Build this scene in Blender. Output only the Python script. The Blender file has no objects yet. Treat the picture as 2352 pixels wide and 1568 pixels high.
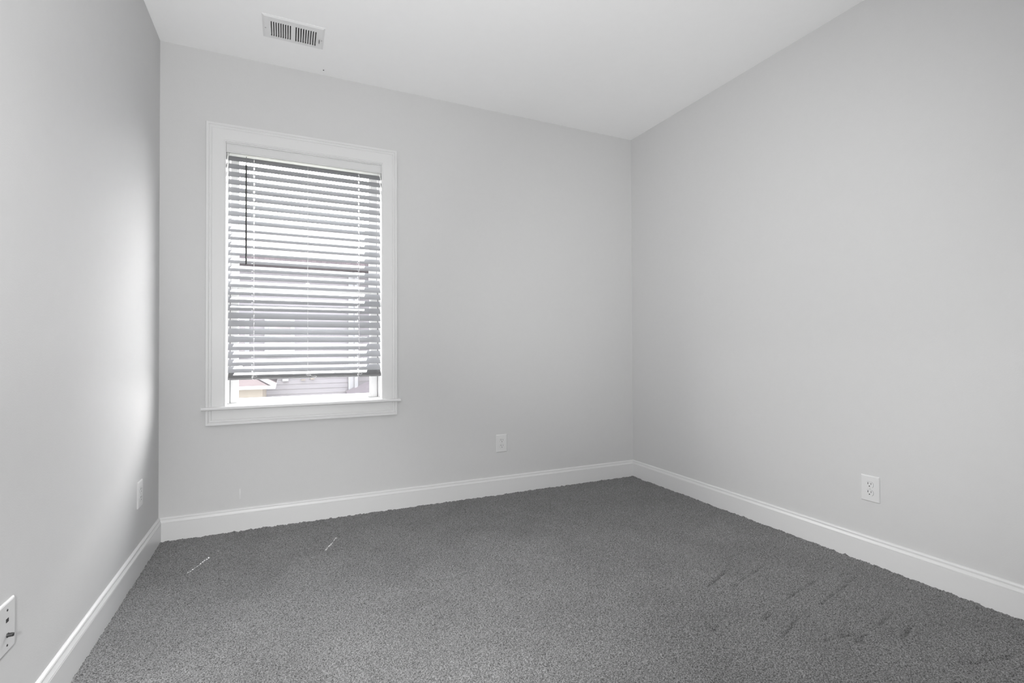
import bpy, math, random
import numpy as np
from mathutils import Matrix, Vector, Euler

random.seed(7)
rng = np.random.default_rng(7)
C = bpy.context.scene.collection
sc = bpy.context.scene

# ------------------------------------------------------------------ room size
XL, XR, YB, YF, H = -0.627, 2.572, 3.250, -1.25, 2.74

# ------------------------------------------------------------------ camera
cam_d = bpy.data.cameras.new('camera')
cam = bpy.data.objects.new('camera', cam_d)
C.objects.link(cam)
cam_d.sensor_width = 36.0
cam_d.lens = 36.0 * 1133.31 / 2352.0
cam_d.clip_start = 0.02
cam_d.clip_end = 200
_yaw, _pit, _rol = 0.4304092, 0.0109663, -0.0039418
_ca, _sa = math.cos(_yaw), math.sin(_yaw)
_cp, _sp = math.cos(_pit), math.sin(_pit)
_right = Vector((_ca, -_sa, 0)); _f0 = Vector((_sa, _ca, 0)); _u0 = Vector((0, 0, 1))
_fwd = _f0 * _cp + _u0 * _sp
_up = -_f0 * _sp + _u0 * _cp
_cr, _sr = math.cos(_rol), math.sin(_rol)
_xr = _right * _cr + _up * _sr
_xu = -_right * _sr + _up * _cr
m = Matrix.Identity(4)
for i in range(3):
    m[i][0] = _xr[i]; m[i][1] = _xu[i]; m[i][2] = -_fwd[i]
m[2][3] = 1.050932
cam.matrix_world = m
sc.camera = cam

# ------------------------------------------------------------------ colour management
sc.view_settings.view_transform = 'Standard'
sc.view_settings.look = 'None'
sc.view_settings.gamma = 1
sc.view_settings.use_curve_mapping = False
sc.view_settings.exposure = 0.0
sc.cycles.use_denoising = True
sc.cycles.max_bounces = 10
sc.cycles.diffuse_bounces = 7
sc.cycles.transparent_max_bounces = 16
sc.cycles.sample_clamp_indirect = 6.0

# ------------------------------------------------------------------ sky and sun
SKY = 21.0
SKY_BASE = 4.0
SUN = 38.0
FILL_A, FILL_B, FILL_C, FILL_D = 245.0, 200.0, 25.0, 275.0  # power of the added fill spots behind the camera
world = bpy.data.worlds.new('World')
sc.world = world
world.use_nodes = True
nt = world.node_tree
bg = nt.nodes['Background']
# bright haze low in the sky on the sun's side, a dimmer bluish zenith and far side
tc = nt.nodes.new('ShaderNodeTexCoord')
sep = nt.nodes.new('ShaderNodeSeparateXYZ')
nt.links.new(tc.outputs['Generated'], sep.inputs[0])


def smooth(sock, lo, hi, a, b_):
    r = nt.nodes.new('ShaderNodeMapRange'); r.interpolation_type = 'SMOOTHSTEP'
    r.inputs['From Min'].default_value = lo; r.inputs['From Max'].default_value = hi
    r.inputs['To Min'].default_value = a; r.inputs['To Max'].default_value = b_
    nt.links.new(sock, r.inputs['Value'])
    return r.outputs['Result']


def math_(op, a, b_):
    r = nt.nodes.new('ShaderNodeMath'); r.operation = op
    for i_, v_ in enumerate((a, b_)):
        if isinstance(v_, (int, float)): r.inputs[i_].default_value = v_
        else: nt.links.new(v_, r.inputs[i_])
    return r.outputs[0]


side = smooth(sep.outputs['Y'], -0.2, 0.35, 0.0, 1.0)
low = smooth(sep.outputs['Z'], 0.50, 0.80, 1.0, 0.0)
haze = math_('MULTIPLY', side, low)
nt.links.new(math_('ADD', math_('MULTIPLY', haze, SKY), SKY_BASE), bg.inputs['Strength'])
ramp = nt.nodes.new('ShaderNodeValToRGB')
ramp.color_ramp.elements[0].position = 0.0
ramp.color_ramp.elements[0].color = (0.86, 0.93, 1.0, 1)
ramp.color_ramp.elements[1].position = 1.0
ramp.color_ramp.elements[1].color = (1.0, 0.99, 0.985, 1)
nt.links.new(haze, ramp.inputs[0])
nt.links.new(ramp.outputs['Color'], bg.inputs['Color'])

sun_d = bpy.data.lights.new('sun', 'SUN')
sun_d.energy = SUN
sun_d.angle = math.radians(0.25)
sun = bpy.data.objects.new('sun', sun_d)
C.objects.link(sun)
_sd = Vector((-0.42, -1.0, -3.05)).normalized()
sun.rotation_euler = _sd.to_track_quat('-Z', 'Y').to_euler()
sun.location = (3, 9, 20)

# daylight portal in the window opening (it only guides the sampling of the sky)
for nm, lc, sz, ry in (('portal_front', (0.13, 3.47, 1.47), (0.92, 1.55), -90),):
    pd = bpy.data.lights.new(nm, 'AREA'); pd.shape = 'RECTANGLE'; pd.size, pd.size_y = sz
    pd.cycles.is_portal = True
    po = bpy.data.objects.new(nm, pd); C.objects.link(po); po.location = lc
    po.rotation_euler = (math.radians(ry), 0, 0)


# ================================================================== materials
def new_mat(name):
    mt = bpy.data.materials.new(name)
    mt.use_nodes = True
    n = mt.node_tree.nodes
    l = mt.node_tree.links
    return mt, n, l, n['Principled BSDF']


def paint(name, col, rough=0.5, bump=0.0, scale=60.0, var=0.0, spec=0.5):
    mt, n, l, b = new_mat(name)
    if isinstance(col, (int, float)):
        col = (col, col, col)
    b.inputs['Base Color'].default_value = (*col, 1)
    b.inputs['Roughness'].default_value = rough
    b.inputs['Specular IOR Level'].default_value = spec
    t = n.new('ShaderNodeTexCoord')
    if var > 0:
        nz = n.new('ShaderNodeTexNoise'); nz.inputs['Scale'].default_value = scale * 0.12
        nz.inputs['Detail'].default_value = 4
        mr = n.new('ShaderNodeMapRange')
        mr.inputs['To Min'].default_value = 1 - var; mr.inputs['To Max'].default_value = 1 + var
        hs = n.new('ShaderNodeMix'); hs.data_type = 'RGBA'; hs.blend_type = 'MULTIPLY'
        hs.inputs[0].default_value = 1.0
        hs.inputs[6].default_value = (*col, 1)
        l.new(t.outputs['Object'], nz.inputs['Vector'])
        l.new(nz.outputs['Fac'], mr.inputs['Value'])
        l.new(mr.outputs['Result'], hs.inputs[7])
        l.new(hs.outputs[2], b.inputs['Base Color'])
    if bump > 0:
        nb = n.new('ShaderNodeTexNoise'); nb.inputs['Scale'].default_value = scale
        nb.inputs['Detail'].default_value = 3
        bp = n.new('ShaderNodeBump'); bp.inputs['Strength'].default_value = bump
        bp.inputs['Distance'].default_value = 0.001
        l.new(t.outputs['Object'], nb.inputs['Vector'])
        l.new(nb.outputs['Fac'], bp.inputs['Height'])
        l.new(bp.outputs['Normal'], b.inputs['Normal'])
    return mt


M = {}
M['wall'] = paint('wall_paint', 0.58, 0.75, 0.25, 220, 0.012, 0.3)
M['ceiling'] = paint('ceiling_paint', 0.90, 0.85, 0.2, 180, 0.01, 0.2)
M['trim'] = paint('trim_semigloss', 0.68, 0.32, 0.05, 30, 0.006, 0.5)
M['casing'] = paint('casing_trim_toned', 0.655, 0.4, 0.05, 30, 0.006, 0.4)  # trim paint toned down on the casing to even out its light
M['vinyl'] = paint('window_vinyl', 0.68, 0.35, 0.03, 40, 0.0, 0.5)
M['slat'] = paint('blind_vinyl_greyed', (0.365, 0.37, 0.385), 0.55, 0.04, 90, 0.01, 0.25)  # white slats greyed: their backlit dimness is put into the colour
M['rail'] = paint('rail_vinyl_shaded', 0.13, 0.45, 0.03, 90, 0.0, 0.4)  # bottom rail darkened, the shade on it is in the colour
M['valance'] = paint('valance_vinyl', 0.62, 0.4, 0.03, 90, 0.0, 0.4)
M['cord'] = paint('blind_cord', 0.78, 0.8, 0.3, 900, 0.0, 0.2)
M['wand'] = paint('tinted_wand', 0.025, 0.6, 0.02, 40, 0.0, 0.5)
M['plate'] = paint('outlet_plastic', 0.66, 0.35, 0.03, 60, 0.0, 0.5)
M['gap'] = paint('gap_shade', 0.25, 0.7, 0.02, 60)  # grey ring around each receptacle, stands in for the slight shadow there
M['screwhead'] = paint('painted_screw', 0.45, 0.5, 0.02, 60)
M['dark'] = paint('slot_dark', 0.03, 0.6, 0.05, 60)
M['duct'] = paint('duct_metal', 0.10, 0.6, 0.05, 60)
M['vent'] = paint('vent_enamel', 0.76, 0.4, 0.05, 80, 0.01)
M['scuff'] = paint('filler_smear', 0.66, 0.7, 0.3, 300)
M['gasket'] = paint('weatherstrip', 0.12, 0.7, 0.05, 100)
mt, n, l, b = new_mat('zinc_metal')
b.inputs['Base Color'].default_value = (0.08, 0.08, 0.08, 1)
b.inputs['Metallic'].default_value = 0.8; b.inputs['Roughness'].default_value = 0.4
M['metal'] = mt
M['siding'] = paint('neighbour_siding', (0.295, 0.27, 0.28), 0.8, 0.2, 40, 0.03, 0.2)
M['ext_trim'] = paint('neighbour_trim', (0.38, 0.365, 0.37), 0.6, 0.1, 40, 0.02, 0.3)
M['stucco'] = paint('neighbour_cream_wall', (0.315, 0.27, 0.23), 0.9, 0.5, 80, 0.04, 0.2)
M['ext_glass'] = paint('neighbour_glass', (0.27, 0.235, 0.235), 0.1, 0.02, 10, 0.0, 0.6)
M['lawn'] = paint('lawn_grass', (0.12, 0.125, 0.10), 0.95, 0.8, 60, 0.2, 0.1)
M['concrete'] = paint('concrete', 0.35, 0.9, 0.4, 40, 0.05, 0.2)

# roof shingles
mt, n, l, b = new_mat('roof_shingles')
t = n.new('ShaderNodeTexCoord')
br = n.new('ShaderNodeTexBrick'); br.inputs['Scale'].default_value = 6
br.inputs['Color1'].default_value = (0.15, 0.12, 0.125, 1)
br.inputs['Color2'].default_value = (0.11, 0.09, 0.095, 1)
br.inputs['Mortar'].default_value = (0.06, 0.05, 0.05, 1)
br.inputs['Mortar Size'].default_value = 0.01
l.new(t.outputs['Object'], br.inputs['Vector'])
l.new(br.outputs['Color'], b.inputs['Base Color'])
b.inputs['Roughness'].default_value = 0.9
M['roof'] = mt
M['roof3'] = paint('porch_roofing', (0.27, 0.235, 0.245), 0.9, 0.3, 50, 0.1, 0.1)
M['roof2'] = paint('garage_roofing', (0.060, 0.049, 0.050), 0.95, 0.3, 50, 0.1, 0.1)  # garage roofing darkened to take down the sunlight on it

# glass pane: clear, with a slight mirror-like sheen
mt, n, l, b = new_mat('window_glass')
n.remove(b)
tr = n.new('ShaderNodeBsdfTransparent'); tr.inputs['Color'].default_value = (0.98, 0.98, 0.98, 1)
gl = n.new('ShaderNodeBsdfGlossy'); gl.inputs['Roughness'].default_value = 0.35
mx = n.new('ShaderNodeMixShader')
mx.inputs[0].default_value = 0.02
l.new(tr.outputs[0], mx.inputs[1]); l.new(gl.outputs[0], mx.inputs[2])
l.new(mx.outputs[0], n['Material Output'].inputs['Surface'])
M['glass'] = mt

# carpet
mt, n, l, b = new_mat('cut_pile_carpet')
t = n.new('ShaderNodeTexCoord')
v1 = n.new('ShaderNodeTexNoise'); v1.inputs['Scale'].default_value = 230; v1.inputs['Detail'].default_value = 3
v1.inputs['Roughness'].default_value = 0.7
r1 = n.new('ShaderNodeValToRGB')
r1.color_ramp.elements[0].position = 0.41; r1.color_ramp.elements[0].color = (0.048, 0.048, 0.048, 1)
r1.color_ramp.elements[1].position = 0.61; r1.color_ramp.elements[1].color = (0.295, 0.295, 0.295, 1)
v2 = n.new('ShaderNodeTexNoise'); v2.inputs['Scale'].default_value = 3.2; v2.inputs['Detail'].default_value = 5
v2.inputs['Distortion'].default_value = 0.6
mr = n.new('ShaderNodeMapRange'); mr.inputs['From Min'].default_value = 0.3; mr.inputs['From Max'].default_value = 0.7
mr.inputs['To Min'].default_value = 0.88; mr.inputs['To Max'].default_value = 1.1
mm = n.new('ShaderNodeMix'); mm.data_type = 'RGBA'; mm.blend_type = 'MULTIPLY'; mm.inputs[0].default_value = 1
l.new(t.outputs['Object'], v1.inputs['Vector']); l.new(t.outputs['Object'], v2.inputs['Vector'])
l.new(v1.outputs['Fac'], r1.inputs[0]); l.new(v2.outputs['Fac'], mr.inputs['Value'])
l.new(r1.outputs[0], mm.inputs[6]); l.new(mr.outputs[0], mm.inputs[7])
l.new(mm.outputs[2], b.inputs['Base Color'])
b.inputs['Roughness'].default_value = 1.0
b.inputs['Specular IOR Level'].default_value = 0.05
b.inputs['Sheen Weight'].default_value = 0.25
b.inputs['Sheen Roughness'].default_value = 0.6
bp = n.new('ShaderNodeBump'); bp.inputs['Strength'].default_value = 0.8; bp.inputs['Distance'].default_value = 0.004
l.new(v1.outputs['Fac'], bp.inputs['Height']); l.new(bp.outputs[0], b.inputs['Normal'])
M['carpet'] = mt


# ================================================================== mesh helpers
class MB:
    def __init__(self):
        self.v = []; self.f = []

    def add(self, verts, faces):
        o = len(self.v)
        self.v += [tuple(p) for p in verts]
        self.f += [tuple(i + o for i in q) for q in faces]
        return self

    def box(self, x0, x1, y0, y1, z0, z1):
        vs = [(x, y, z) for z in (z0, z1) for y in (y0, y1) for x in (x0, x1)]
        fs = [(0, 2, 3, 1), (4, 5, 7, 6), (0, 1, 5, 4), (2, 6, 7, 3), (0, 4, 6, 2), (1, 3, 7, 5)]
        return self.add(vs, fs)

    def prism(self, poly, fn, a, b):
        """closed 2-D polygon swept from a to b; fn(u,v,w) -> point; a,b may be functions of (u,v)"""
        n_ = len(poly)
        A = [fn(u, v, a(u, v) if callable(a) else a) for u, v in poly]
        B = [fn(u, v, b(u, v) if callable(b) else b) for u, v in poly]
        fs = [(i, (i + 1) % n_, n_ + (i + 1) % n_, n_ + i) for i in range(n_)]
        fs += [tuple(range(n_ - 1, -1, -1)), tuple(range(n_, 2 * n_))]
        return self.add(A + B, fs)

    def tube(self, pts, r, seg=8):
        pts = [Vector(p) for p in pts]
        rings = []
        for i, p in enumerate(pts):
            d = (pts[min(i + 1, len(pts) - 1)] - pts[max(i - 1, 0)]).normalized()
            a = Vector((0, 0, 1)) if abs(d.z) < 0.9 else Vector((1, 0, 0))
            s = d.cross(a).normalized(); u = s.cross(d)
            rings.append([p + (s * math.cos(q) + u * math.sin(q)) * r for q in [2 * math.pi * k / seg for k in range(seg)]])
        vs = [q for rg in rings for q in rg]
        fs = []
        for i in range(len(pts) - 1):
            for k in range(seg):
                fs.append((i * seg + k, i * seg + (k + 1) % seg, (i + 1) * seg + (k + 1) % seg, (i + 1) * seg + k))
        fs.append(tuple(range(seg - 1, -1, -1)))
        fs.append(tuple((len(pts) - 1) * seg + k for k in range(seg)))
        return self.add(vs, fs)

    def lathe(self, prof, c, ax='z', seg=24):
        """prof: list of (r, h)"""
        vs = []
        for r, h_ in prof:
            for k in range(seg):
                q = 2 * math.pi * k / seg
                a, b_ = r * math.cos(q), r * math.sin(q)
                p = {'z': (a, b_, h_), 'y': (a, h_, b_), 'x': (h_, a, b_)}[ax]
                vs.append((p[0] + c[0], p[1] + c[1], p[2] + c[2]))
        fs = []
        for i in range(len(prof) - 1):
            for k in range(seg):
                fs.append((i * seg + k, i * seg + (k + 1) % seg, (i + 1) * seg + (k + 1) % seg, (i + 1) * seg + k))
        fs.append(tuple(range(seg))); fs.append(tuple((len(prof) - 1) * seg + k for k in range(seg)))
        return self.add(vs, fs)

    def build(self, name, mat, parent=None, bevel=0.0, smooth=False, loc=None):
        me = bpy.data.meshes.new(name)
        me.from_pydata(self.v, [], self.f)
        me.validate()
        import bmesh
        bm = bmesh.new(); bm.from_mesh(me)
        bmesh.ops.recalc_face_normals(bm, faces=bm.faces)
        bm.to_mesh(me); bm.free()
        if smooth:
            me.polygons.foreach_set('use_smooth', [True] * len(me.polygons))
        me.materials.append(mat)
        o = bpy.data.objects.new(name, me)
        C.objects.link(o)
        if parent is not None:
            o.parent = parent
        if loc is not None:
            o.location = loc
        if bevel > 0:
            bv = o.modifiers.new('bevel', 'BEVEL'); bv.width = bevel; bv.segments = 2
            bv.limit_method = 'ANGLE'; bv.angle_limit = math.radians(35)
        return o


def tag(o, label=None, cat=None, group=None, kind=None):
    if label: o['label'] = label
    if cat: o['category'] = cat
    if group: o['group'] = group
    if kind: o['kind'] = kind
    return o


def empty(name, loc=(0, 0, 0), rz=0.0):
    o = bpy.data.objects.new(name, None)
    C.objects.link(o); o.location = loc; o.rotation_euler = (0, 0, rz)
    o.empty_display_size = 0.05
    return o


# ================================================================== the setting
OX0, OX1, OZ0, OZ1 = -0.311, 0.570, 0.700, 2.231     # finished window opening
WO = 0.205                                          # wall thickness on the window side
RO = 0.015                                          # rough gap hidden by the jamb

# back wall with its opening
w = MB()
x0, x1, z0, z1 = OX0 - RO, OX1 + RO, OZ0 - RO, OZ1 + RO
w.box(XL - 0.12, x0, YB, YB + WO, -0.1, H + 0.1)
w.box(x1, XR + 0.12, YB, YB + WO, -0.1, H + 0.1)
w.box(x0, x1, YB, YB + WO, -0.1, z0)
w.box(x0, x1, YB, YB + WO, z1, H + 0.1)
wall_back = tag(w.build('wall_back', M['wall']), 'grey painted wall holding the window', 'wall', kind='structure')
tag(MB().box(XL - 0.12, XL, YF - 0.12, YB, -0.1, H + 0.1).build('wall_left', M['wall']),
    'light grey painted wall on the left', 'wall', kind='structure')
tag(MB().box(XR, XR + 0.12, YF - 0.12, YB, -0.1, H + 0.1).build('wall_right', M['wall']),
    'light grey painted wall on the right', 'wall', kind='structure')
# rear wall with a door
DX0, DX1, DZ = 1.35, 2.16, 2.05
w = MB()
w.box(XL, DX0, YF - 0.12, YF, -0.1, H + 0.1)
w.box(DX1, XR, YF - 0.12, YF, -0.1, H + 0.1)
w.box(DX0, DX1, YF - 0.12, YF, DZ, H + 0.1)
tag(w.build('wall_rear', M['wall']), 'grey painted wall behind the viewer', 'wall', kind='structure')
d = tag(MB().box(DX0, DX1, YF - 0.075, YF - 0.04, 0.01, DZ).build('door_1', M['trim']),
        'white panelled door behind the viewer', 'door', kind='structure')
p = MB()
for (a, b_, c, e) in ((0.12, 0.69, 1.15, 1.9), (0.12, 0.69, 0.25, 1.0)):
    p.box(DX0 + a, DX0 + b_, YF - 0.042, YF - 0.034, c, e)
p.build('door_panel', M['trim'], d, 0.006)
MB().lathe([(0.026, 0), (0.026, 0.006), (0.01, 0.01), (0.01, 0.03), (0.024, 0.04), (0.026, 0.052), (0.015, 0.06)],
           (DX0 + 0.06, YF - 0.04, 0.95), 'y').build('door_knob', M['metal'], d, smooth=True)

# ceiling with the hole for the supply vent
VX0, VX1, VY0, VY1 = -0.111, 0.190, 2.765, 2.968
hx0, hx1, hy0, hy1 = VX0 + 0.026, VX1 - 0.026, VY0 + 0.036, VY1 - 0.018
w = MB()
a0, a1, b0, b1 = XL - 0.12, XR + 0.12, YF - 0.12, YB + WO
w.box(a0, hx0, b0, b1, H, H + 0.1); w.box(hx1, a1, b0, b1, H, H + 0.1)
w.box(hx0, hx1, b0, hy0, H, H + 0.1); w.box(hx0, hx1, hy1, b1, H, H + 0.1)
tag(w.build('ceiling', M['ceiling']), 'smooth white ceiling', 'ceiling', kind='structure')

# tiny dark nail head
tag(MB().lathe([(0.0035, 0), (0.0035, -0.002), (0.001, -0.003)], (0.209, 3.19, H)).build('nail_head', M['dark']),
    'tiny dark nail head in the ceiling above the window', 'nail')
# smear of filler on the wall under the window
MB().add([(-0.2405, YB - 0.0006, 0.239), (-0.2345, YB - 0.0006, 0.241), (-0.2335, YB - 0.0006, 0.222), (-0.2355, YB - 0.0006, 0.200),
          (-0.2355, YB - 0.0006, 0.183), (-0.2385, YB - 0.0006, 0.180), (-0.2395, YB - 0.0006, 0.205), (-0.2415, YB - 0.0006, 0.225)],
         [(0, 1, 2, 3, 4, 5, 6, 7)]).build('filler_smear', M['scuff'], wall_back)['label'] = 'pale vertical smear on the wall'

# ---- carpet -----------------------------------------------------------------
def P2F(u, v):
    """used only for placing the vacuum marks: where a sight line meets the floor"""
    f = 1133.31
    dv = _xr * ((u - 1176) / f) - _xu * ((v - 784) / f) + _fwd
    t_ = -1.050932 / dv.z
    return dv.x * t_, dv.y * t_


def smooth_noise(nx, ny, step, seed):
    r = np.random.default_rng(seed)
    gx, gy = int(nx / step) + 3, int(ny / step) + 3
    g = r.random((gx, gy))
    xs = np.arange(nx) / step; ys = np.arange(ny) / step
    ix = xs.astype(int); iy = ys.astype(int)
    fx = xs - ix; fy = ys - iy
    fx = fx * fx * (3 - 2 * fx); fy = fy * fy * (3 - 2 * fy)
    A = g[ix][:, iy]; B = g[ix + 1][:, iy]; Cc = g[ix][:, iy + 1]; D = g[ix + 1][:, iy + 1]
    return (A * (1 - fx)[:, None] + B * fx[:, None]) * (1 - fy) + (Cc * (1 - fx)[:, None] + D * fx[:, None]) * fy - 0.5


STEP = 0.003
fx0, fx1, fy0, fy1 = XL, XR, 0.60, YB
nx = int((fx1 - fx0) / STEP) + 1; ny = int((fy1 - fy0) / STEP) + 1
X = np.linspace(fx0, fx1, nx); Y = np.linspace(fy0, fy1, ny)
Z = (rng.random((nx, ny)) - 0.5) * 0.0035 + smooth_noise(nx, ny, 1.9, 1) * 0.0055 \
    + smooth_noise(nx, ny, 14, 2) * 0.0012 + smooth_noise(nx, ny, 60, 3) * 0.003
GX, GY = np.meshgrid(X, Y, indexing='ij')
# tufts standing up against the baseboards
edge = np.minimum(np.minimum(GX - XL, XR - GX), YB - GY) - 0.014
Z += np.exp(-(edge / 0.012) ** 2) * (0.002 + smooth_noise(nx, ny, 7, 4) * 0.008)
# grooves the vacuum cleaner left in the pile
S = 2.7606
gn = smooth_noise(nx, ny, 23, 9)
marks = [((350, 540), (420, 480), (520, 400)), ((560, 505), (700, 410), (890, 310)), ((710, 745), (800, 660), (890, 590), (1040, 500)),
         ((820, 860), (890, 780), (985, 680)), ((700, 925), (770, 870)), ((1090, 890), (1230, 850), (1370, 820)),
         ((1290, 890), (1380, 820), (1530, 700)), ((400, 555), (540, 530)), ((1520, 940), (1640, 800)),
         ((1830, 1040), (2050, 1020), (2280, 985)), ((1060, 660), (1300, 470)), ((380, 820), (560, 640))]
for mk in marks:
    pts = [P2F(1500 + a / S, 1150 + b_ / S) for a, b_ in mk]
    for (ax, ay), (bx, by) in zip(pts[:-1], pts[1:]):
        dx, dy = bx - ax, by - ay
        L2 = dx * dx + dy * dy
        tt = np.clip(((GX - ax) * dx + (GY - ay) * dy) / L2, 0, 1)
        dd = np.hypot(GX - ax - tt * dx, GY - ay - tt * dy)
        Z -= (0.0055 + 0.018 * gn) * np.exp(-(dd / (0.0050 + 0.006 * gn)) ** 2)
jit = 0.0012
GXj = GX + (rng.random((nx, ny)) - 0.5) * jit; GYj = GY + (rng.random((nx, ny)) - 0.5) * jit
co = np.stack([GXj, GYj, Z], -1).reshape(-1, 3)
idx = np.arange(nx * ny).reshape(nx, ny)
q = np.stack([idx[:-1, :-1], idx[1:, :-1], idx[1:, 1:], idx[:-1, 1:]], -1).reshape(-1, 4)
nv = len(co)
extra = np.array([(fx0, YF - 0.05, 0), (fx1, YF - 0.05, 0), (fx1, fy0, 0), (fx0, fy0, 0)])
co = np.vstack([co, extra]); q = np.vstack([q, [[nv, nv + 1, nv + 2, nv + 3]]])
me = bpy.data.meshes.new('floor')
me.vertices.add(len(co)); me.vertices.foreach_set('co', co.astype(np.float32).ravel())
me.loops.add(q.size); me.loops.foreach_set('vertex_index', q.astype(np.int32).ravel())
me.polygons.add(len(q)); me.polygons.foreach_set('loop_start', np.arange(0, q.size, 4, dtype=np.int32))
me.polygons.foreach_set('use_smooth', np.ones(len(q), dtype=bool))
me.update(calc_edges=True)
me.materials.append(M['carpet'])
floor = bpy.data.objects.new('floor', me); C.objects.link(floor)
tag(floor, 'grey cut pile carpet with vacuum marks', 'carpet', kind='structure')

# ---- baseboards -------------------------------------------------------------
BP = [(0, -0.01), (0.0145, -0.01), (0.0145, 0.098), (0.0135, 0.0985), (0.0135, 0.1000), (0.0150, 0.1008), (0.0148, 0.104), (0.0125, 0.109),
      (0.0105, 0.114), (0.0100, 0.1165), (0.0082, 0.1168), (0.0082, 0.1188), (0.0100, 0.1192), (0.0098, 0.123), (0.0075, 0.127), (0.004, 0.1295), (0, 0.1300)]


def board(name, fn, a, b_, label):
    return tag(MB().prism(BP, fn, a, b_).build(name, M['trim']), label, 'baseboard', kind='structure')


board('baseboard_back', lambda u, v, w_: (w_, YB - u, v), lambda u, v: XL + u, lambda u, v: XR - u, 'white moulded baseboard under the window')
board('baseboard_left', lambda u, v, w_: (XL + u, w_, v), lambda u, v: YF + u, lambda u, v: YB - u, 'white moulded baseboard along the left wall')
board('baseboard_right', lambda u, v, w_: (XR - u, w_, v), lambda u, v: YF + u, lambda u, v: YB - u, 'white moulded baseboard along the right wall')
board('baseboard_rear', lambda u, v, w_: (w_, YF + u, v), lambda u, v: XL + u, DX0 - 0.06, 'white moulded baseboard behind the viewer')

# ---- window -----------------------------------------------------------------
win = tag(empty('window_1', ((OX0 + OX1) / 2, YB, OZ0)), 'white double-hung window with moulded casing, stool and apron', 'window', kind='structure')
WL = Vector(win.location)


def wpart(mb, name, mat, bevel=0.0, parent=None, smooth=False):
    """parts are written in room coordinates; shift them to the window's base"""
    mb.v = [(a - WL.x, b_ - WL.y, c - WL.z) for a, b_, c in mb.v]
    return mb.build(name, mat, parent or win, bevel, smooth)


CX0, CX1, CZ0, CZ1 = -0.408, 0.661, 0.614, 2.333
# distance from the outer edge, thickness
CP = [(0, 0), (0, 0.019), (0.0015, 0.0205), (0.0115, 0.0205), (0.013, 0.019), (0.013, 0.0165), (0.015, 0.0155), (0.020, 0.0175), (0.025, 0.0165),
      (0.029, 0.0125), (0.031, 0.0125), (0.032, 0.0135), (0.086, 0.0115), (0.0885, 0.0115), (0.090, 0.0095), (0.0935, 0.0095), (0.0965, 0.0075), (0.0965, 0)]


def mitred(prof, x0, x1, zend, zfar, sign, which):
    """frame of three boards with mitred corners; zend the open side, zfar the closed side"""
    mb = MB()
    k = len(prof)
    rows = []
    for d_, t_ in prof:
        y = YB - t_
        zc = zfar - sign * d_
        rows.append([(x0 + d_, y, zend), (x0 + d_, y, zc), (x1 - d_, y, zc), (x1 - d_, y, zend)])
    for j in which:
        vs = [r[j] for r in rows] + [r[j + 1] for r in rows]
        fs = [(i, i + 1, k + i + 1, k + i) for i in range(k - 1)] + [tuple(range(k)), tuple(range(k, 2 * k))]
        mb.add(vs, fs)
    return mb


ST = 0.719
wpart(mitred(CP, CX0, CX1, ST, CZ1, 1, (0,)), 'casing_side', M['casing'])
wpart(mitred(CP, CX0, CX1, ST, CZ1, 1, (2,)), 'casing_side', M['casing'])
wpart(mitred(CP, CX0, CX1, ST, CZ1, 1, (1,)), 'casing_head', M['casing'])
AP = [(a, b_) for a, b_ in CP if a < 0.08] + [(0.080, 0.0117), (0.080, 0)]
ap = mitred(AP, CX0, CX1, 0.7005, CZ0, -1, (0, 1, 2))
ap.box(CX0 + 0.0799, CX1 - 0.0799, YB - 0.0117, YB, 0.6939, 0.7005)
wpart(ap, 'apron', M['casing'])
# stool: rounded nose board that runs into the opening
mb = MB()
SP = [(YB + 0.115, 0.700), (YB - 0.034, 0.700), (YB - 0.038, 0.7025), (YB - 0.040, 0.706), (YB - 0.040, 0.713), (YB - 0.038, 0.7165), (YB - 0.034, ST), (YB + 0.115, ST)]
mb.prism(SP, lambda u, v, w_: (w_, u, v), OX0 - 0.001, OX1 + 0.001)
SP2 = [(min(u, YB), v) for u, v in SP]
mb.prism(SP2, lambda u, v, w_: (w_, u, v), -0.427, OX0 - 0.001)
mb.prism(SP2, lambda u, v, w_: (w_, u, v), OX1 + 0.001, 0.681)
wpart(mb, 'window_stool', M['trim'])
# jamb liner boards
JT = 0.012
mb = MB()
mb.box(OX0 - JT, OX0, YB - 0.002, YB + 0.115, OZ0, OZ1 + JT)
mb.box(OX1, OX1 + JT, YB - 0.002, YB + 0.115, OZ0, OZ1 + JT)
mb.box(OX0, OX1, YB - 0.002, YB + 0.115, OZ1, OZ1 + JT)
wpart(mb, 'jamb', M['trim'], 0.001)
# vinyl outer frame
MR = 1.425
F0, F1 = YB + 0.110, YB + 0.200
GX0, GX1, GZ0, GZ1 = -0.262, 0.516, 0.742, 2.195      # clear glass
mb = MB()
mb.box(OX0 - JT, OX0 + 0.010, F0, F1, OZ0, OZ1)
mb.box(OX1 - 0.010, OX1 + JT, F0, F1, OZ0, OZ1)
mb.box(OX0, OX1, F0, F1, OZ1 - 0.022, OZ1 + JT)
mb.box(OX0 - JT, OX1 + JT, F1 - 0.02, F1 + 0.008, 2.205, OZ1 + JT + 0.02)
mb.box(OX0, OX1, F0 - 0.002, F1, OZ0, 0.723)
mb.box(OX0 - JT, OX1 + JT, F1, F1 + 0.03, OZ0 - 0.03, 0.716)
wpart(mb, 'window_frame', M['vinyl'], 0.0015)
mb = MB()
mb.box(OX0 + 0.0098, OX0 + 0.0115, F0 + 0.001, F0 + 0.06, 0.724, MR + 0.01)
mb.box(OX1 - 0.0115, OX1 - 0.0098, F0 + 0.001, F0 + 0.06, 0.724, MR + 0.01)
wpart(mb, 'weatherstrip', M['gasket'])['label'] = 'dark strip in the sash channel'


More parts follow.
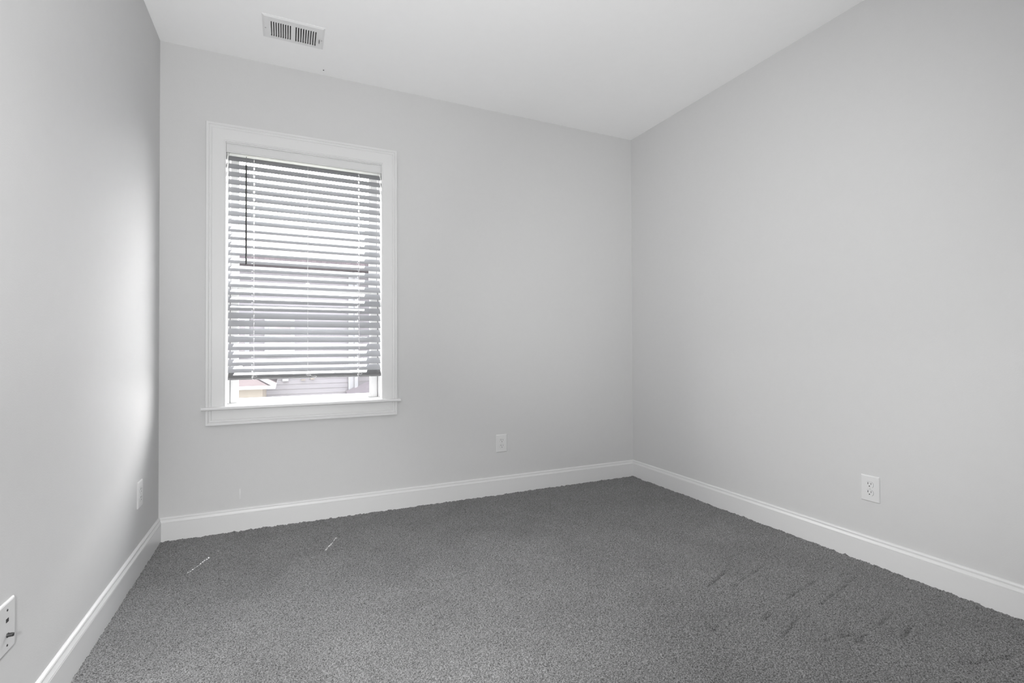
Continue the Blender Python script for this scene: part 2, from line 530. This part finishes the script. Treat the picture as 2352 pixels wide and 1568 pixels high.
def sash(y0, y1, zb, zt, rb, rt, sl):
    mb = MB()
    xa, xb = OX0 + 0.012, OX1 - 0.012
    mb.box(xa, GX0, y0, y1, zb, zt); mb.box(GX1, xb, y0, y1, zb, zt)
    mb.box(GX0, GX1, y0, y1, zb, rb); mb.box(GX0, GX1, y0, y1, rt, zt)
    # glazing bead
    e = 0.006
    mb.box(GX0, GX0 + e, y0 + 0.006, y1 - 0.006, rb, rt); mb.box(GX1 - e, GX1, y0 + 0.006, y1 - 0.006, rb, rt)
    mb.box(GX0 + e, GX1 - e, y0 + 0.006, y1 - 0.006, rb, rb + e); mb.box(GX0 + e, GX1 - e, y0 + 0.006, y1 - 0.006, rt - e, rt)
    s = wpart(mb, 'window_sash', M['vinyl'], 0.0012)
    g = wpart(MB().box(GX0 + 0.002, GX1 - 0.002, (y0 + y1) / 2 - 0.002, (y0 + y1) / 2 + 0.002, rb + 0.002, rt - 0.002), 'glass_pane', M['glass'], parent=s)
    return s


sash(YB + 0.122, YB + 0.150, 0.7235, MR + 0.014, GZ0, MR - 0.012, 0)
sash(YB + 0.153, YB + 0.181, MR - 0.012, 2.208, MR + 0.012, GZ1, 1)
lk = MB().box(0.10, 0.155, YB + 0.126, YB + 0.150, MR + 0.014, MR + 0.022)
lk.lathe([(0.011, 0), (0.011, 0.006), (0.008, 0.009)], (0.1275, YB + 0.138, MR + 0.026))
wpart(lk, 'sash_lock', M['vinyl'], 0.001)

# ================================================================== blind
blind = tag(empty('window_blind', ((-0.305 + 0.568) / 2, YB + 0.068, 2.231)),
            'white horizontal slat blind lowered over the window, slats tilted', 'blind')
BL = Vector(blind.location)
BX0, BX1 = -0.3045, 0.5665


def bpart(mb, name, mat, bevel=0.0, smooth=False, parent=None):
    mb.v = [(a - BL.x, b_ - BL.y, c - BL.z) for a, b_, c in mb.v]
    return mb.build(name, mat, parent or blind, bevel, smooth)


# valance with a small moulded lip top and bottom
VP = [(YB + 0.004, 2.2305), (YB - 0.001, 2.2305), (YB - 0.002, 2.226), (YB + 0.0005, 2.222), (YB + 0.0005, 2.187), (YB - 0.002, 2.184), (YB - 0.001, 2.179), (YB + 0.004, 2.179)]
VP = [(u + 0.004, v) for u, v in VP]
bpart(MB().prism(VP, lambda u, v, w_: (w_, u, v), OX0 + 0.001, OX1 - 0.001), 'valance', M['valance'])
bpart(MB().box(BX0, BX1, YB + 0.040, YB + 0.094, 2.203, 2.228), 'headrail', M['valance'], 0.002)

TH = math.radians(45)
DEP, THK, CROWN = 0.050, 0.0022, 0.0012
cords = (-0.1715, 0.1255, 0.4315)
s_br = [0, 0.006, 0.010, 0.0135, 0.025, 0.0380, 0.041, 0.045, 0.050]
x_br = [BX0]
for cx in (cords[0], cords[2]):
    x_br += [cx - 0.0032, cx + 0.0032]
x_br.append(BX1)
x_br = sorted(x_br)
holes = {(1, 3), (1, 4), (3, 3), (3, 4)}


def slat_mesh():
    """s runs from the outer edge (high) to the room edge (low); origin at the room edge"""
    mb = MB()
    def pt(i, j, top):
        s = s_br[j]
        cr = CROWN * (1 - ((s - DEP / 2) / (DEP / 2)) ** 2)
        nrm = cr + (THK / 2 if top else -THK / 2)
        r = DEP - s
        return (x_br[i] - BL.x, r * math.cos(TH) - nrm * math.sin(TH), r * math.sin(TH) + nrm * math.cos(TH))
    ni, nj = len(x_br), len(s_br)
    vid = {}
    for i in range(ni):
        for j in range(nj):
            for t_ in (0, 1):
                vid[i, j, t_] = len(mb.v); mb.v.append(pt(i, j, t_))
    solid = lambda i, j: 0 <= i < ni - 1 and 0 <= j < nj - 1 and (i, j) not in holes
    for i in range(ni - 1):
        for j in range(nj - 1):
            if not solid(i, j):
                continue
            for t_ in (0, 1):
                mb.f.append((vid[i, j, t_], vid[i + 1, j, t_], vid[i + 1, j + 1, t_], vid[i, j + 1, t_]))
            for (di, dj, e1, e2) in ((-1, 0, (i, j), (i, j + 1)), (1, 0, (i + 1, j), (i + 1, j + 1)), (0, -1, (i, j), (i + 1, j)), (0, 1, (i, j + 1), (i + 1, j + 1))):
                if not solid(i + di, j + dj):
                    mb.f.append((vid[(*e1, 0)], vid[(*e2, 0)], vid[(*e2, 1)], vid[(*e1, 1)]))
    return mb


YS = YB + 0.050      # room edge of the slats
zs = [2.148 - 0.04623 * k for k in range(27)] + [0.9055]
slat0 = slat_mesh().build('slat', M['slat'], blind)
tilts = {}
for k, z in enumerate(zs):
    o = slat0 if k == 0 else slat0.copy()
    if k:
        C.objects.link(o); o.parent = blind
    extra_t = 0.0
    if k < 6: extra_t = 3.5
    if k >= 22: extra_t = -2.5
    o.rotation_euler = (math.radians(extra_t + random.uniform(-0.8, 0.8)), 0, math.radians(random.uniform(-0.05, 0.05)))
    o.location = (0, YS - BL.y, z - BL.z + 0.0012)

# bottom rail: thick, tilted like the slats
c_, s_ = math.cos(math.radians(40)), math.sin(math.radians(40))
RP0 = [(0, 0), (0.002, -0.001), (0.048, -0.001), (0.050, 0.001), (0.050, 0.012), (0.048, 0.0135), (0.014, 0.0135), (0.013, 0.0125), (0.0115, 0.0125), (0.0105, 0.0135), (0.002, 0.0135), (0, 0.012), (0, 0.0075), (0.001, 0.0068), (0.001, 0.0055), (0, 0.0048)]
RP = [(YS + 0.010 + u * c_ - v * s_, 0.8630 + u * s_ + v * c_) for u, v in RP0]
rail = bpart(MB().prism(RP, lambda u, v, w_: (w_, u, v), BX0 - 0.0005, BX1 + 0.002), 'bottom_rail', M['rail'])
rail['label'] = 'bottom rail with shade put into its dark grey'
# ladders: front and back strings with a rung under each slat
for cx in cords:
    mb = MB()
    yf, yb_ = YS - 0.0022, YS + DEP * math.cos(TH) + 0.002
    mb.tube([(cx, yf, 2.178), (cx, yf, 0.876)], 0.0007, 6)
    mb.tube([(cx, yb_, 2.178), (cx, yb_, 0.905)], 0.0007, 6)
    for z in zs[:-1]:
        for off in (-0.0040, 0.0040):
            mb.tube([(cx + off * 0.2, yf, z + 0.004), (cx + off, yf + 0.010, z + 0.0065), (cx + off, (yf + yb_) / 2, z + 0.0148), (cx, yb_, z + 0.0335)], 0.0006, 5)
        mb.tube([(cx, yf - 0.0004, z - 0.001), (cx + 0.001, yf - 0.001, z + 0.004), (cx, yf - 0.0002, z + 0.011)], 0.0013, 6)
    bpart(mb, 'ladder_cord', M['cord'])
# cord ends knotted in front of the bottom rail
for j, cx in enumerate(cords):
    k = (1.0, 2.2, 1.0)[j]
    zc = 0.884 + (0.0, 0.0, 0.0)[j]
    pts = []
    for i in range(26):
        a = i / 25 * 2 * math.pi * 1.05 + 2.2
        pts.append((cx + 0.004 + 0.0125 * math.cos(a) * (1 + 0.25 * math.sin(2 * a)), YS - 0.004 - 0.002 * math.sin(a), zc + 0.0055 * math.sin(a) - 0.003 * math.cos(a)))
    if j == 1:
        pts += [(cx + 0.022, YS - 0.006, 0.876), (cx + 0.032, YS - 0.008, 0.874), (cx + 0.042, YS - 0.008, 0.877), (cx + 0.05, YS - 0.006, 0.8745)]
    pts += [pts[-1], (pts[-1][0] - 0.004, YS + 0.0, 0.868), (cx + 0.002, YS + 0.004, 0.862)]
    mb = MB().tube(pts, 0.0009, 6)
    mb.lathe([(0.0005, -0.002), (0.002, -0.001), (0.002, 0.001), (0.0005, 0.002)], (pts[0][0], pts[0][1], pts[0][2]), 'z', 8)
    bpart(mb, 'cord_knot', M['cord'])
# tilt wand
mb = MB()
wx, wy = -0.2110, YS - 0.014
mb.prism([(0.0046 * math.cos(a), 0.0046 * math.sin(a)) for a in [math.pi / 3 * i for i in range(6)]], lambda u, v, w_: (wx + u, wy + v, w_), 1.540, 2.128)
wand = bpart(mb, 'tilt_wand', M['wand'])
wand['label'] = 'dark hexagonal tilt wand'
mb = MB()
mb.tube([(wx, wy, 2.120), (wx, wy, 2.150), (wx, wy + 0.006, 2.160), (wx, wy + 0.02, 2.176), (wx, YB + 0.05, 2.182)], 0.0026, 8)
bpart(mb, 'wand_hook', M['slat'], smooth=True)

# ================================================================== outlets
def rounded(x0, x1, z0, z1, r, n_=5):
    pts = []
    for cx, cz, a0 in ((x1 - r, z1 - r, 0), (x0 + r, z1 - r, 90), (x0 + r, z0 + r, 180), (x1 - r, z0 + r, 270)):
        for i in range(n_ + 1):
            a = math.radians(a0 + 90 * i / n_)
            pts.append((cx + r * math.cos(a), cz + r * math.sin(a)))
    return pts


def plate_mesh(wd, ht, th=0.0060):
    """plate face looks along -Y, back at y=0"""
    mb = MB()
    lv = [(0, 0.0), (0, -th * 0.35), (0.0015, -th * 0.75), (0.0045, -th)]
    rings = [[(u, y, v) for u, v in rounded(-wd / 2 + i, wd / 2 - i, -ht / 2 + i, ht / 2 - i, 0.003)] for i, y in lv]
    k = len(rings[0])
    vs = [p_ for r_ in rings for p_ in r_]
    fs = []
    for a in range(len(rings) - 1):
        for i in range(k):
            fs.append((a * k + i, a * k + (i + 1) % k, (a + 1) * k + (i + 1) % k, (a + 1) * k + i))
    fs.append(tuple(range(k))); fs.append(tuple((len(rings) - 1) * k + i for i in range(k)))
    return mb.add(vs, fs)


def flat_plug(poly, y0, y1):
    return MB().prism(poly, lambda u, v, w_: (u, w_, v), y0, y1)


def make_outlet(label, loc, rz):
    t_ = tag(empty('power_outlet', loc, rz), label, 'outlet', 'duplex outlets on the walls')
    plate_mesh(0.0845, 0.125).build('cover_plate', M['plate'], t_)
    for dz in (0.0195, -0.0195):
        face = []
        for i in range(32):
            a = 2 * math.pi * i / 32
            u, v = 0.0172 * math.cos(a), 0.0172 * math.sin(a)
            face.append((u, max(-0.0137, min(0.0137, v)) + dz))
        r_ = flat_plug(face, -0.0058, -0.0080).build('receptacle', M['plate'], t_)
        ring = flat_plug([(u * 1.035, (v - dz) * 1.04 + dz) for u, v in face], -0.0055, -0.0062).build('gap', M['gap'], r_)
        mb = MB()
        mb.box(-0.0085, -0.0058, -0.0083, -0.0070, dz + 0.0005, dz + 0.0098)
        mb.box(0.0060, 0.0084, -0.0083, -0.0070, dz + 0.0010, dz + 0.0088)
        mb.lathe([(0.0027, -0.0083), (0.0027, -0.0070)], (-0.0004, 0, dz - 0.0072), 'y', 14)
        mb.build('socket_slot', M['dark'], r_)
    MB().lathe([(0.0032, -0.0058), (0.0030, -0.0072), (0.0015, -0.0078)], (0, 0, 0), 'y', 14).build('screw', M['plate'], t_, smooth=True)
    return t_


def copy_tree(o, parent=None):
    c = o.copy(); C.objects.link(c)
    if parent is not None:
        c.parent = parent
    for ch in list(o.children):
        copy_tree(ch, c)
    return c


o1 = make_outlet('white duplex outlet on the window wall, right of the window', (1.4065, YB, 0.3625), 0)
o2 = copy_tree(o1)
o2.location = (XR, 1.4535, 0.3600); o2.rotation_euler = (0, 0, -math.pi / 2)
o2['label'] = 'white duplex outlet low on the right wall'
o3 = copy_tree(o1)
o3.location = (XL, 2.860, 0.3640); o3.rotation_euler = (0, 0, math.pi / 2)
o3['label'] = 'white duplex outlet on the left wall near the corner'

# data and cable plate, nearest on the left wall
t_ = tag(empty('cable_wall_plate', (XL, 1.6280, 0.3660), math.pi / 2), 'white plate with phone jack and cable connector, left wall nearest the camera', 'wall plate')
plate_mesh(0.0845, 0.125).build('cover_plate', M['plate'], t_)
for dz in (0.0430, -0.0430):
    MB().lathe([(0.0030, -0.0055), (0.0028, -0.0068), (0.0014, -0.0073)], (0, 0, dz), 'y', 14).build('screw', M['metal'], t_, smooth=True)
MB().box(-0.0060, 0.0060, -0.0066, -0.0050, 0.0135, 0.0225).build('phone_jack', M['dark'], t_)
mb = MB()
mb.prism([(0.0058 * math.cos(a), 0.0058 * math.sin(a) - 0.0185) for a in [math.pi / 3 * i for i in range(6)]], lambda u, v, w_: (u, w_, v), -0.0055, -0.0085)
mb.lathe([(0.0047, -0.0085), (0.0047, -0.0175), (0.0040, -0.0182), (0.0010, -0.0182)], (0, 0, -0.0185), 'y', 18)
mb.build('cable_connector', M['metal'], t_)['label'] = 'dark metal threaded connector'

# ================================================================== ceiling vent
vent = tag(empty('ceiling_vent', ((VX0 + VX1) / 2, (VY0 + VY1) / 2, H)), 'white louvred air vent in the ceiling', 'vent')
vl = Vector(vent.location)


def vpart(mb, name, mat, bevel=0.0, parent=None):
    mb.v = [(a - vl.x, b_ - vl.y, c - vl.z) for a, b_, c in mb.v]
    return mb.build(name, mat, parent or vent, bevel)


bk = [(-0.0775, 0.0245), (0.0470, 0.1560)]       # the two banks of louvres
ly0, ly1 = 2.8090, 2.9430
mb = MB()
zt, zb = H, H - 0.007
# raised face: outer bevel ring then flat strips around both banks
rings = [[(VX0 + i, VY0 + i, z), (VX1 - i, VY0 + i, z), (VX1 - i, VY1 - i, z), (VX0 + i, VY1 - i, z)] for i, z in ((0, H), (0, H - 0.002), (0.010, zb))]
vs = [p_ for r_ in rings for p_ in r_]
fs = []
for a in range(2):
    for i in range(4):
        fs.append((a * 4 + i, a * 4 + (i + 1) % 4, (a + 1) * 4 + (i + 1) % 4, (a + 1) * 4 + i))
mb.add(vs, fs)
ix0, ix1, iy0, iy1 = VX0 + 0.010, VX1 - 0.010, VY0 + 0.010, VY1 - 0.010
th_ = 0.0012
mb.box(ix0, ix1, iy0, ly0, zb, zb + th_); mb.box(ix0, ix1, ly1, iy1, zb, zb + th_)
mb.box(ix0, bk[0][0], ly0, ly1, zb, zb + th_); mb.box(bk[0][1], bk[1][0], ly0, ly1, zb, zb + th_); mb.box(bk[1][1], ix1, ly0, ly1, zb, zb + th_)
vpart(mb, 'frame', M['vent'])
for b_i, (xa, xb) in enumerate(bk):
    n_ = 9
    pitch = (xb - xa) / n_
    for i in range(n_):
        x = xa + (i + (0.0 if b_i == 0 else 1.0)) * pitch
        sg = 1 if b_i == 0 else -1
        poly = [(x, zb), (x + sg * 0.0050, zb), (x + sg * 0.0050 - sg * 0.008, zb + 0.011), (x - sg * 0.008 - sg * 0.0, zb + 0.011)]
        poly = [(x, zb), (x + sg * 0.0058, zb), (x + sg * 0.0058, zb + 0.001), (x + sg * 0.0012, zb + 0.0015), (x + sg * 0.0072, zb + 0.0125), (x + sg * 0.0062, zb + 0.0132), (x, zb + 0.0018)]
        m2 = MB().prism(poly, lambda u, v, w_: (u, w_, v), ly0, ly1)
        vpart(m2, 'louvre', M['vent'])
# sheet metal boot above
mb = MB()
for (a, b_, c, e) in ((hx0, hx0 + 0.001, hy0, hy1), (hx1 - 0.001, hx1, hy0, hy1), (hx0, hx1, hy0, hy0 + 0.001), (hx0, hx1, hy1 - 0.001, hy1)):
    mb.box(a, b_, c, e, H + 0.001, H + 0.16)
mb.box(hx0, hx1, hy0, hy1, H + 0.16, H + 0.161)
vpart(mb, 'duct_boot', M['duct'])
mb = MB().box(0.1645, 0.1672, 2.872, 2.895, zb - 0.0100, zb + 0.001)
vpart(mb, 'damper_lever', M['dark'])['label'] = 'small dark damper lever'
for sx in (VX0 + 0.014, VX1 - 0.012):
    mb = MB().lathe([(0.0034, zb - 0.0012), (0.0034, zb + 0.0005)], (sx, (ly0 + ly1) / 2, 0), 'z', 12)
    vpart(mb, 'screw', M['screwhead'])

# ================================================================== added fill light, unseen behind the camera
LX, LY = -0.12, -0.45
lt = tag(empty('fill_light_stand', (LX, LY, 0)), 'added fill light with four heads, unseen behind the viewer', 'fill light')
MB().lathe([(0.13, 0.004), (0.13, 0.016), (0.12, 0.024), (0.02, 0.030)], (0, 0, 0), 'z', 32).build('base', M['metal'], lt, smooth=True)
MB().tube([(0, 0, 0.02), (0, 0, 1.42)], 0.011, 12).build('pole', M['metal'], lt, smooth=True)
for (px, py, pz), tgt, ang, pw in (((0.10, -0.24, 1.05), (0.0, 1.8, 2.74), 140, FILL_A), ((-0.30, -0.30, 1.32), (2.57, 2.1, 0.98), 68, FILL_B),
                                   ((-0.14, -0.24, 0.95), (2.4, 2.2, 0.6), 110, FILL_C), ((-0.22, -0.22, 1.15), (-0.05, 1.25, 0.0), 70, FILL_D)):
    P0 = Vector((px, py, pz)); D = (Vector(tgt) - P0).normalized()
    Q = D.to_track_quat('-Z', 'Y').to_matrix()
    prof = [(0.012, 0.105), (0.022, 0.100), (0.050, 0.045), (0.062, 0.012), (0.060, 0.012), (0.047, 0.045), (0.016, 0.095)]
    mb = MB().lathe(prof, (0, 0, 0), 'z', 24)
    mb.v = [tuple(Q @ Vector(v_) + P0 - Vector((LX, LY, 0))) for v_ in mb.v]
    hd = mb.build('fill_head', M['vent'], lt, smooth=True)
    back = Q @ Vector((0, 0, 0.10)) + P0 - Vector((LX, LY, 0))
    MB().tube([tuple(back), (back.x * 0.4, back.y * 0.4, back.z - 0.04), (0, 0, back.z - 0.06)], 0.006, 8).build('arm', M['metal'], lt, smooth=True)
    ld = bpy.data.lights.new('fill_spot', 'SPOT'); ld.energy = pw; ld.spot_size = math.radians(ang); ld.spot_blend = 1.0; ld.shadow_soft_size = 0.05
    lo = bpy.data.objects.new('fill_spot', ld); C.objects.link(lo); lo.parent = lt
    lo.location = P0 - Vector((LX, LY, 0)); lo.rotation_euler = D.to_track_quat('-Z', 'Y').to_euler()

# ================================================================== outside
GZ = -3.4
tag(MB().box(-40, 40, YB + WO, 60, GZ - 0.2, GZ).build('ground', M['lawn']), 'lawn below, between the houses', 'lawn', kind='structure')


def lap_wall(mb, xa, xb, y, za, zb_, ex=0.19, face=-1):
    z = za
    while z < zb_:
        z2 = min(z + ex, zb_)
        poly = [(y, z), (y + face * 0.016, z), (y + face * 0.004, z2), (y, z2)]
        mb.prism(poly, lambda u, v, w_: (w_, u, v), xa, xb)
        z = z2


# main neighbour house
nh = tag(empty('neighbour_house', (-0.5, 10.0, GZ)), 'pale lap-sided neighbouring house seen through the blind', 'house')
nl = Vector(nh.location)


def npart(mb, name, mat, parent=None, L=None):
    L = L or nl
    mb.v = [(a - L.x, b_ - L.y, c - L.z) for a, b_, c in mb.v]
    return mb.build(name, mat, parent or nh)


mb = MB(); lap_wall(mb, -6.0, 1.18, 10.0, GZ, 2.55, 0.09); mb.box(-6.0, 1.18, 10.0, 17.0, GZ, 2.55)
npart(mb, 'siding_wall', M['siding'])
mb = MB(); lap_wall(mb, 1.18, 6.0, 10.25, GZ, 2.55, 0.09); mb.box(1.18, 6.0, 10.25, 17.0, GZ, 2.55)
npart(mb, 'siding_wall', M['siding'])
npart(MB().box(1.10, 1.20, 9.93, 9.97, GZ, 2.5), 'corner_board', M['ext_trim'])
npart(MB().tube([(1.24, 9.90, 2.5), (1.24, 9.90, 0.22), (1.24, 9.80, 0.16)], 0.04, 8), 'downspout', M['ext_trim'])
for xa, xb in ((-0.82, -0.656), (-0.272, 0.083)):
    fr_ = npart(MB().box(xa - 0.07, xb + 0.07, 9.92, 9.97, 0.92, 1.62), 'window_frame', M['ext_trim'])
    g = MB().box(xa, xb, 9.90, 9.93, 0.99, 1.55)
    g.v = [(a - nl.x, b_ - nl.y, c - nl.z) for a, b_, c in g.v]
    g.build('window_glass', M['ext_glass'], fr_)
npart(MB().prism([(9.4, 2.52), (9.4, 2.62), (13.5, 4.2), (17.6, 2.62), (17.6, 2.52)], lambda u, v, w_: (w_, u, v), -6.4, 6.4), 'roof', M['roof'])
for (xa, zc) in ((0.30, 0.455), (0.46, 0.47)):
    npart(MB().box(xa - 0.035, xa + 0.035, 9.93, 9.97, zc - 0.012, zc + 0.012), 'wall_vent', M['stucco'])
npart(MB().box(-0.05, 0.05, 9.92, 9.975, 0.44, 0.62), 'utility_box', M['ext_trim'])
# lower roof leaning against the right-hand wing
npart(MB().add([(1.15, 8.2, -0.35), (1.05, 9.9, 0.22), (4.2, 9.9, 1.55), (4.4, 8.2, 0.9), (1.15, 8.2, -0.42), (1.05, 9.9, 0.12), (4.2, 9.9, 1.45), (4.4, 8.2, 0.8)],
               [(0, 1, 2, 3), (4, 7, 6, 5), (0, 4, 5, 1), (1, 5, 6, 2), (2, 6, 7, 3), (3, 7, 4, 0)]), 'porch_roof', M['roof3'])

# cream garage wing with white eave and gutter, left of the view
gh = tag(empty('cream_outbuilding', (-2.0, 8.0, GZ)), 'cream garage with white gutter, seen under the blind at left', 'garage')
gl_ = Vector(gh.location)
npart(MB().box(-4.5, -0.30, 7.95, 9.6, GZ, 0.47), 'cream_wall', M['stucco'], gh, gl_)
npart(MB().box(-4.7, -0.13, 7.72, 7.80, 0.475, 0.515), 'gutter', M['ext_trim'], gh, gl_)
npart(MB().box(-4.7, -0.13, 7.80, 9.8, 0.47, 0.49), 'soffit', M['ext_trim'], gh, gl_)
npart(MB().add([(-4.7, 7.8, 0.50), (-0.13, 7.8, 0.50), (-0.13, 9.8, 0.50), (-4.7, 9.8, 0.50), (-4.7, 8.8, 0.95), (-1.0, 8.8, 0.95)],
               [(0, 1, 5, 4), (1, 2, 5), (2, 3, 4, 5), (0, 4, 3), (0, 3, 2, 1)]), 'hip_roof', M['roof2'], gh, gl_)
npart(MB().tube([(-0.14, 7.80, 0.52), (-1.0, 8.8, 0.97)], 0.03, 8), 'hip_cap', M['ext_trim'], gh, gl_)
